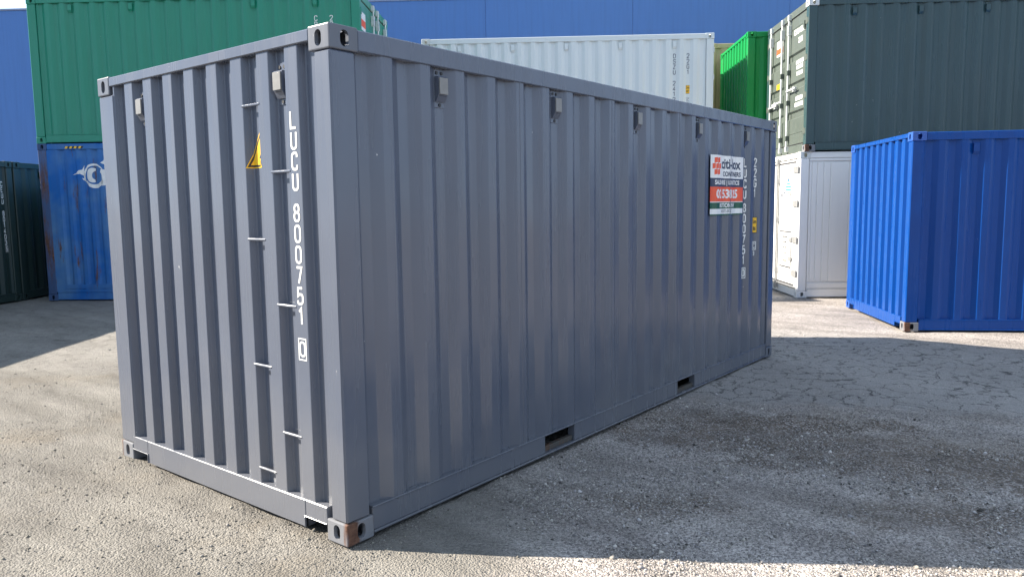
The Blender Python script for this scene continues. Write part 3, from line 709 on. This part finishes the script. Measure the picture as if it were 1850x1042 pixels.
m = MB(); stacked(m, '800751', 0.322, 1.742, 0.1068, 0.095, fe, -0.0015, True, 0.56); m.build('serial_number', M_WHITEPRINT, main, fix=False)
m = MB(); stacked(m, '0', 0.322, 1.030, 0.1, 0.084, fe, -0.0015, True, 0.6); outline(m, 0.288, 0.356, 0.928, 1.046, 0.007, fe, -0.0015)
m.build('check_digit', M_WHITEPRINT, main, fix=False)
fs_ = fr_side(YO+0.037)
DSF = Drape(SIDE_PROF, lambda s, t, d: (s, YO+d, t))
def draped_stack(chars, xc, ztop, pitch, h, name, box=None, wide=0.6):
    m2 = MB(); fl = lambda s, t, d: (s, t, d); stacked(m2, chars, 0.0, ztop, pitch, h, fl, 0.0, False, wide, 0.012)
    if box: outline(m2, -0.036, 0.036, box[0], box[1], 0.009, fl, -0.0012)
    m = MB(); DSF.lay(m, [(p[0], p[1]) for p in m2.v], m2.f, DSF.path(xc), 0.0, 0.002); m.build(name, M_WHITEPRINT, main, fix=False)
draped_stack('LUCU', 5.283, 2.169, 0.1075, 0.096, 'owner_code'); draped_stack('800751', 5.283, 1.71, 0.1075, 0.096, 'serial_number'); draped_stack('0', 5.283, 1.034, 0.1, 0.082, 'check_digit', (0.934, 1.048))
draped_stack('22G1', 5.560, 2.179, 0.1065, 0.096, 'size_code')
def height_sticker(root, x, z, fr, d):
    m = MB(); rect(m, x-0.045, x+0.045, z-0.085, z+0.085, fr, d, 0); rect(m, x-0.039, x+0.039, z-0.079, z+0.079, fr, d-0.0008, 1)
    st = m.build('height_sticker', [M_BLACKPRINT, M_YELLOW], root, fix=False)
    for t, dz in (('2.6m', 0.036), ('8\'6"', -0.038)):
        m = flat_text(t, x, z+dz, 0.058, fr, d-0.0016, wide=0.6, bold=0.002); m.build('lettering', M_BLACKPRINT, st, fix=False)
m = MB(); uc = DSF.path(5.562); DSF.rect(m, uc-0.045, uc+0.045, 1.393, 1.563, 0.0015, 0); DSF.rect(m, uc-0.038, uc+0.038, 1.400, 1.556, 0.0023, 1); hst = m.build('height_sticker', [M_BLACKPRINT, M_YELLOW], main, fix=False)
for t_, dz_ in (('2.6m', 0.036), ('8ft6', -0.038)):
    m = MB(); v_, f_ = text_pts(t_, 0.056, wide=0.6, bold=0.002); DSF.lay(m, v_, f_, uc, 1.478+dz_, 0.003); m.build('lettering', M_BLACKPRINT, hst, fix=False)
draped_stack('C', 5.562, 1.290, 0.1, 0.060, 'approval_mark', (1.215, 1.305)); draped_stack('9', 5.562, 1.205, 0.1, 0.050, 'approval_mark')
# danger triangle folded into the ladder recess of the end wall
DE = Drape([(2.438-y, d) for y, d in reversed(END_PROF)], lambda s, t, d: (YO+d, 2.438-s, t))
u0 = DE.path(2.438-(END_CENT[2]+0.070)); zt_, hb = 1.937, 0.112
def tri(m, sc, off, mi):
    cx, cz = u0+hb, zt_+0.065; k = sc
    pts = [(cx-hb*k, cz-0.065*k), (cx+hb*k*0.86, cz-0.065*k), (cx, cz+0.129*k)]
    DE.lay(m, pts, [(0, 1, 2)], 0, 0, off, mi)
m = MB(); tri(m, 1.0, 0.0012, 0); tri(m, 0.91, 0.0018, 1); tri(m, 0.74, 0.0024, 0)
bolt = [(0.012, 0.070), (-0.014, 0.025), (0.0, 0.025), (-0.012, -0.020), (0.018, 0.035), (0.004, 0.035), (0.020, 0.070)]
DE.lay(m, bolt, [tuple(range(7))], u0+hb, zt_+0.025, 0.0030, 1)
m.build('danger_triangle', [M_YELLOW, M_BLACKPRINT], main, fix=False)
# the trader's sticker laid over the folds near the far end
DS = Drape([(x, d*0.5) for x, d in SIDE_PROF], lambda s, t, d: (s, YO+d, t))
ua, ub = DS.path(4.40), DS.path(5.145); uw = ub-ua
m = MB()
for t0, t1, mi in ((1.950, 2.165, 0), (1.868, 1.950, 1), (1.728, 1.868, 2), (1.660, 1.7205, 3), (1.610, 1.660, 0), (1.597, 1.610, 3)): DS.rect(m, ua, ub, t0, t1, 0.0015, mi)
DS.rect(m, ua, ub, 1.7205, 1.728, 0.0015, 0)
stk = m.build('sales_sticker', [M_STICKWHITE, M_NAVYPRINT, M_ORANGE, M_GREENPRINT], main, fix=False)
def drape_text(body, u, t, size, mat, wide, bold=0.0):
    m = MB(); v, f = text_pts(body, size, wide=wide, bold=bold); DS.lay(m, v, f, u, t, 0.0025); m.build('lettering', mat, stk, fix=False)
drape_text('citi-box', ua+uw*0.62, 2.085, 0.135, M_NAVYPRINT, 1.02, 0.004)
drape_text('CONTAINERS', ua+uw*0.65, 1.990, 0.062, M_NAVYPRINT, 1.05, 0.002)
drape_text('SALE HIRE | LOGISTICS', ua+uw*0.5, 1.909, 0.058, M_STICKWHITE, 1.0, 0.002)
drape_text('02 538 25', ua+uw*0.5, 1.798, 0.115, M_STICKWHITE, 1.15, 0.004)
drape_text('MOTION NW', ua+uw*0.5, 1.690, 0.058, M_STICKWHITE, 1.1, 0.002)
drape_text('ANTI-BOLT', ua+uw*0.5, 1.635, 0.042, M_GREYPRINT, 1.1, 0.001)
m = MB()
for k, (cx, cz) in enumerate(((0.10, 2.115), (0.155, 2.115), (0.07, 2.060), (0.125, 2.060), (0.18, 2.060), (0.10, 2.005), (0.155, 2.005))):
    w, h = 0.024, 0.024
    DS.lay(m, [(-w, -h), (w, -h+0.006), (w, h+0.006), (-w, h)], [(0, 1, 2, 3)], ua+cx, cz, 0.0025)
m.build('logo', M_ORANGE, stk, fix=False)

# ------------------------------------------------------------------ left stack: old blue high-cube with green container on top
oldb = container('shipping_container', 'rusty faded blue container with white swirl emblem under the green container', row(0, 0, 0.05), TH, M_OLDBLUE, H=2.896, cast=M_OLDRUST, postm=M_OLDRUST, side='old', forks=False)
green = container('shipping_container', 'green container stacked on top of the rusty blue container', row(0, 0, 0.05+2.896), TH, M_GREEN, right='door', vents=[VX[0], VX[1], VX[3], VX[4]], vent_z=2.385)
fgs = fr_side(YO+0.037)
m = MB(); stacked(m, 'CR', 5.254, 2.165, 0.1075, 0.095, fgs, -0.0015, False, 0.62); m.build('container_number', M_WHITEPRINT, green, fix=False)
m = MB(); stacked(m, '22G1', 5.533, 2.165, 0.1075, 0.095, fgs, -0.0015, False, 0.62); m.build('size_code', M_WHITEPRINT, green, fix=False)
fgd = fr_endL(L20, 0.004)
m = MB(); rect(m, 0.15, 0.50, 1.94, 2.26, fgd, 0.0135, 0); rect(m, 0.15, 0.50, 2.0, 2.13, fgd, 0.0128, 1); m.build('sales_sticker', [M_STICKWHITE, M_ORANGE], green, fix=False)
# swirl emblem and hazard tape on the old blue container
DO = Drape(OLD_PROF, lambda s, t, d: (s, YO+d, t))
def crescent(m, cx, cz, r0, r1, a0, a1, n=26, taper=True):
    v = []; f = []
    for i in range(n+1):
        k = i/n; a = a0+(a1-a0)*k; w = (r1-r0)*(math.sin(math.pi*(0.12+0.76*k)) if taper else 1); rm = (r0+r1)/2
        v += [(cx+(rm-w/2)*math.cos(a), cz+(rm-w/2)*math.sin(a)), (cx+(rm+w/2)*math.cos(a), cz+(rm+w/2)*math.sin(a))]
    f = [(2*i, 2*i+1, 2*i+3, 2*i+2) for i in range(n)]
    DO.lay(m, v, f, 0, 0, 0.002)
m = MB(); U = lambda x: DO.path(x); ux = U(1.03); zc = 2.30
crescent(m, ux, zc, 0.185, 0.225, RAD(35), RAD(215)); crescent(m, ux, zc, 0.155, 0.225, RAD(208), RAD(345)); crescent(m, ux, zc+0.01, 0.045, 0.160, RAD(75), RAD(275)); crescent(m, ux+0.10, zc-0.03, 0.05, 0.20, RAD(-75), RAD(75))
leaf = [(-0.44, 0.022), (-0.36, 0.06), (-0.30, 0.105), (-0.24, 0.115), (-0.205, 0.18), (-0.195, 0.195), (-0.21, 0.10), (-0.19, -0.03), (-0.225, 0.01), (-0.28, 0.04), (-0.36, 0.035)]
DO.lay(m, leaf, [tuple(range(len(leaf)))], ux, zc, 0.002)
leaf2 = [(-0.25, -0.035), (-0.19, -0.06), (-0.165, -0.115), (-0.23, -0.07)]
DO.lay(m, leaf2, [(0, 1, 2, 3)], ux, zc, 0.002)
leaf3 = [(0.14, 0.235), (0.20, 0.275), (0.23, 0.36), (0.27, 0.27), (0.30, 0.12), (0.22, 0.20)]
DO.lay(m, leaf3, [tuple(range(6))], ux, zc, 0.002)
m.build('emblem', M_WHITEPRINT, oldb, fix=False)
m = MB()
for k in range(8): 
    x = 0.52+0.042*k; m.add([(x, 0.0015, 2.80), (x+0.042, 0.0015, 2.80), (x+0.062, 0.0015, 2.84), (x+0.020, 0.0015, 2.84)], [(0, 1, 2, 3)], k % 2)
m.build('hazard_tape', [M_YELLOW, M_BLACKPRINT], oldb, fix=False)

# ------------------------------------------------------------------ two black-green containers end to end at the left edge
d1 = container('shipping_container', 'very dark green container at the left edge with white vertical number', row(-0.6, -5.92, 0.05), TH+math.pi/2, M_BLACKGREEN, vents=VX[:4])
d2 = container('shipping_container', 'very dark green container running behind the rusty blue one', row(-0.6, 0.172, 0.05), TH+math.pi/2, M_BLACKGREEN, vents=[VX[0], VX[2]])
fd = fr_side(YO+0.037)
m = MB(); stacked(m, 'CEUU 801403', 5.800, 2.22, 0.107, 0.097, fd, -0.0015, False, 0.62, 0.02); stacked(m, '5', 5.812, 1.025, 0.1, 0.08, fd, -0.0015, False, 0.55); outline(m, 5.782, 5.842, 0.925, 1.04, 0.006, fd, -0.0015); m.build('container_number', M_WHITEPRINT, d1, fix=False)

# ------------------------------------------------------------------ back row: white on top, bright green, beige
wl = container('shipping_container', 'plain white container underneath the white container in the back row', row(6.75, 2.5), TH, M_WHITE)
wh = container('shipping_container', 'white container raised in the back row with dark vertical number', row(6.75, 2.5, H20), TH, M_WHITE, castmap={(0, 0, 1): M_WHITERUST}, vents=VX)
m = MB(); stacked(m, 'DSZU 241231', 5.254, 2.195, 0.110, 0.093, fd, -0.0015, False, 0.60); m.build('container_number', M_NAVYPRINT, wh, fix=False)
m = MB(); stacked(m, '22G1', 5.533, 2.195, 0.110, 0.093, fd, -0.0015, False, 0.60); m.build('size_code', M_NAVYPRINT, wh, fix=False)
height_sticker(wh, 5.533, 1.467, fd, -0.0015)
m = MB(); outline(m, 5.48, 5.585, 1.205, 1.30, 0.005, fd, -0.0015); flat = flat_text('1C', 5.533, 1.253, 0.085, fd, -0.0015, wide=0.6); m.add(flat.v, flat.f); flat = flat_text('70', 5.533, 1.155, 0.085, fd, -0.0015, wide=0.6); m.add(flat.v, flat.f); m.build('approval_mark', M_NAVYPRINT, wh, fix=False)
for z in (0.35, 1.0, 1.7, 2.25):
    m = MB(); m.box((L20-0.02, -0.005, z-0.05), (L20+0.006, 0.02, z+0.05), 0.003); m.build('hinge', M_ZINC, wh)
bgl = container('shipping_container', 'green container underneath the bright green one in the back row', row(13.47, 2.45), TH, M_BGREEN)
bgr = container('shipping_container', 'bright green container between the beige and dark green containers', row(13.47, 2.45, H20), TH, M_BGREEN)
bel = container('shipping_container', 'tall beige container underneath the beige one in the last row', row(13.25, 5.1), TH, M_BEIGE, H=2.896)
bei = container('shipping_container', 'beige container showing between the white and bright green containers', row(13.25, 5.1, 2.896), TH, M_BEIGE)

# ------------------------------------------------------------------ right stack: white reefer, dark green on top
def reefer():
    r = container('shipping_container', 'white insulated container with smooth panelled sides under the dark green one', row(13.8, 0), TH, M_REEFER, side='reefer', left='none', forks=False, castmap={(0, 0, 1): M_WHITERUST})
    fr = fr_end0(0.0); H = H20
    m = MB(); box_fr(m, fr, 0.1625, W20-0.1625, H-0.10, H-0.010, 0.004, 0.09); m.build('door_header', M_REEFER, r)
    m = MB(); box_fr(m, fr, 0.1625, W20-0.1625, 0.012, 0.14, 0.004, 0.09); m.build('door_sill', M_REEFER, r)
    for y0, y1 in ((0.13, 1.21), (1.226, 2.225)):
        m = MB(); box_fr(m, fr, y0, y1, 0.165, H-0.125, -0.012, 0.08, 0.012); d = m.build('door', M_REEFER, r)
        m = MB(); outline(m, y0+0.03, y1-0.03, 0.195, H-0.155, 0.035, fr, -0.0135); m.build('gasket', M_FRAME, d, fix=False)
        hy = 0.10 if y0 < 1 else 2.26
        for z in (2.28, 1.68, 1.03, 0.43):
            m = MB(); box_fr(m, fr, hy-0.085 if y0 < 1 else hy-0.17, hy+0.17 if y0 < 1 else hy+0.085, z-0.055, z+0.055, -0.030, -0.0145, 0.004); m.cyl(fr(hy-0.05 if y0 < 1 else hy+0.05, z-0.07, -0.02), fr(hy-0.05 if y0 < 1 else hy+0.05, z+0.07, -0.02), 0.014, 8); m.build('hinge', M_STEEL, d)
        if y0 < 1:
            m = MB(); m.cyl(fr(1.13, 0.06, -0.05), fr(1.13, H-0.05, -0.05), 0.017, 10)
            for z in (0.12, 0.42, 1.38, 2.10, H-0.12): box_fr(m, fr, 1.095, 1.165, z-0.04, z+0.04, -0.07, -0.0125)
            m.build('locking_bar', M_STEEL, d)
            m = MB(); outline(m, 0.33, 1.02, 0.50, 1.18, 0.03, fr, -0.0155); m.build('hatch_frame', M_FRAME, d, fix=False)
            m = MB(); box_fr(m, fr, 0.36, 0.99, 0.53, 1.15, -0.024, -0.0125, 0.006); h = m.build('service_hatch', M_REEFER, d)
            for z in (0.68, 1.03):
                m = MB(); box_fr(m, fr, 0.26, 0.42, z-0.035, z+0.035, -0.045, -0.0245, 0.004); m.build('latch', M_STEEL, d)
            for body, cy, cz, sz, mt, wd, bd in (('7170 835391 0', 0.62, 2.26, 0.125, M_BLACKPRINT, 0.72, 0.0), ('22R6', 0.62, 2.13, 0.09, M_BLACKPRINT, 0.7, 0.0), ('ARCTIC', 0.86, 1.845, 0.115, M_NAVYPRINT, 0.85, 0.002), ('STORE', 0.50, 1.845, 0.115, M_BLACKPRINT, 0.85, 0.0), ('GROSS 30480', 0.68, 1.07, 0.05, M_BLACKPRINT, 0.9, 0), ('TARE 2890', 0.68, 0.97, 0.05, M_BLACKPRINT, 0.9, 0), ('NET 27590', 0.68, 0.87, 0.05, M_BLACKPRINT, 0.9, 0), ('CU CAP 28.4', 0.68, 0.77, 0.05, M_BLACKPRINT, 0.9, 0), ('DANGER', 0.68, 0.63, 0.085, M_REDPRINT, 0.9, 0.001)):
                depth = -0.0255 if cz < 1.15 else -0.0135
                mm = flat_text(body, cy, cz, sz, fr, depth, True, wide=wd, bold=bd+0.002); mm.build('lettering', mt, d, fix=False)
            m = MB()
            for rr, cnt in enumerate((5, 5, 3, 2)):
                for c in range(cnt):
                    y = 0.58+(c-(cnt-1)/2)*0.062; z = 1.935+rr*0.055; rect(m, y-0.026, y+0.026, z-0.022, z+0.022, fr, -0.0135)
            m.build('logo', M_BLUEPRINT, d, fix=False)
    return r
reefer()
dg = container('shipping_container', 'dark green container with pale door bars stacked on the white insulated one', row(13.86, -0.04, H20), TH, M_DGREEN, left='door', doorm=M_DOORGREEN, vents=VX, castmap={(0, 0, 0): M_RUSTCAST, (0, 0, 1): M_WHITERUST})
fdd = fr_end0(0.004)
dn = container.doors[0]; df = container.doors[1]
def door_text(body, y, z, size, parent, mat=M_WHITEPRINT, wide=0.85, bold=0.006): flat_text(body, y, z, size, fdd, 0.0145, True, wide=wide, bold=bold).build('lettering', mat, parent, fix=False)
door_text('CTXU 183052', 0.50, 2.17, 0.125, dn); door_text('22G1', 0.44, 2.00, 0.125, dn)
door_text('MAX GROSS', 0.46, 1.62, 0.085, dn); door_text('30480 KGS', 0.46, 1.53, 0.085, dn); door_text('TARE 2180', 0.46, 1.42, 0.085, dn)
door_text('NET 28300', 0.46, 0.98, 0.095, dn); door_text('CU CAP 33.2', 0.46, 0.87, 0.095, dn)
m = MB(); rect(m, 1.45, 1.84, 1.93, 2.22, fdd, 0.0140, 0); rect(m, 1.45, 1.84, 1.97, 2.08, fdd, 0.0132, 1); m.build('sales_sticker', [M_STICKWHITE, M_ORANGE], df, fix=False)
m = MB(); rect(m, 1.46, 1.80, 1.30, 1.40, fdd, 0.0140, 0); m.build('approval_plate', M_YELLOW, df, fix=False)
m = MB(); rect(m, 1.46, 1.62, 0.35, 0.60, fdd, 0.0140, 0); m.build('label_plate', M_STICKWHITE, df, fix=False)
vent(dn, 0.20, 2.20, fr_end0(0.019), M_DOORGREEN)

# ------------------------------------------------------------------ blue container at the right edge
blue = container('shipping_container', 'bright blue container at the right edge standing on the sunlit gravel', (8.62, -0.845, 0), RAD(-58.3), M_BLUE,
                 castmap={(0, 0, 0): M_RUSTCAST, (0, 0, 1): M_BLUEWORN, (0, 1, 0): M_BLUEWORN, (0, 1, 1): M_BLUEWORN}, vents=[VX[0], VX[2], VX[4]])

# ------------------------------------------------------------------ loose crushed stone
def gravel():
    base = np.array([[1, 0, 0], [-1, 0, 0], [0, 1, 0], [0, -1, 0], [0, 0, 1], [0, 0, -1]], float)
    tris = np.array([[0, 2, 4], [2, 1, 4], [1, 3, 4], [3, 0, 4], [2, 0, 5], [1, 2, 5], [3, 1, 5], [0, 3, 5]])
    cx, cy = -2.3793, -2.9725; fx, fy = math.sin(-yaw), math.cos(yaw)
    n = 330000
    r = 1.9+ (nr.random(n)**1.7)*9.5; a = (nr.random(n)-0.5)*RAD(76); h0 = math.atan2(fy, fx)
    x = cx+r*np.cos(h0+a); y = cy+r*np.sin(h0+a)
    keep = ~((x > 0.02) & (x < 6.04) & (y > 0.02) & (y < 2.42))
    edge = x*0.97+y*0.45
    clump = vnoise(x, y, 0.45, 21)*0.6+vnoise(x, y, 0.13, 22)*0.4
    prob = np.where(edge > 3.5, 0.10, 1.0)*np.clip((clump-0.36)*3.4, 0.05, 1)
    rightside = sstep(0.9*x-y, 0.7, 1.6)
    keep &= nr.random(n) < prob*(0.30+0.55*rightside)
    x = x[keep]; y = y[keep]; r = r[keep]; k = len(x)
    size = np.clip(np.exp(nr.normal(-5.55, 0.45, k)+0.18*rightside[keep]), 0.0020, 0.020)
    big = nr.random(k) < np.where(y-0.9*x < -1.0, 0.009, 0.0015); size[big] = nr.uniform(0.009, 0.021, big.sum())
    V = base[None]*(0.65+0.55*nr.random((k, 6, 1))) + 0.28*(nr.random((k, 6, 3))-0.5)
    V *= (size[:, None]*np.stack([np.ones(k), 0.6+0.4*nr.random(k), 0.45+0.35*nr.random(k)], -1))[:, None, :]
    t = nr.random(k)*6.283; c, s = np.cos(t), np.sin(t)
    e = (nr.random(k)-0.5)*0.9; ce, se = np.cos(e), np.sin(e)
    vx, vy, vz = V[..., 0], V[..., 1], V[..., 2]
    vy, vz = vy*ce[:, None]-vz*se[:, None], vy*se[:, None]+vz*ce[:, None]
    P = np.stack([x[:, None]+vx*c[:, None]-vy*s[:, None], y[:, None]+vx*s[:, None]+vy*c[:, None], (gheight(x, y)+size*0.22)[:, None]+vz], -1)
    F = (np.arange(k)[:, None, None]*6+tris[None]).reshape(-1, 3)
    me = mesh_np('gravel', P.reshape(-1, 3), F)
    rs = sstep(0.9*x-y, 0.7, 1.6); v = np.clip(0.215+0.12*rs+nr.normal(0, 1, k)*(0.07+0.07*rs), 0.07, 0.68); w = nr.random(k)  # stones on the shaded right coloured paler and more varied to lift the shade
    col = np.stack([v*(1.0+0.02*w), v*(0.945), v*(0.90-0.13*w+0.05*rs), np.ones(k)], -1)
    at = me.color_attributes.new('stone', 'FLOAT_COLOR', 'POINT'); at.data.foreach_set('color', np.repeat(col, 6, 0).astype(np.float32).ravel())
    m, N, K, P_ = newmat('crushed_stone'); an = N.new('ShaderNodeAttribute'); an.attribute_name = 'stone'
    K.new(an.outputs['Color'], P_.inputs['Base Color']); P_.inputs['Roughness'].default_value = 0.9; P_.inputs['Specular IOR Level'].default_value = 0.25
    me.materials.append(m)
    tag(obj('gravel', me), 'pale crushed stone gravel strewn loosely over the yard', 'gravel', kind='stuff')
    print('stones', k)
gravel()
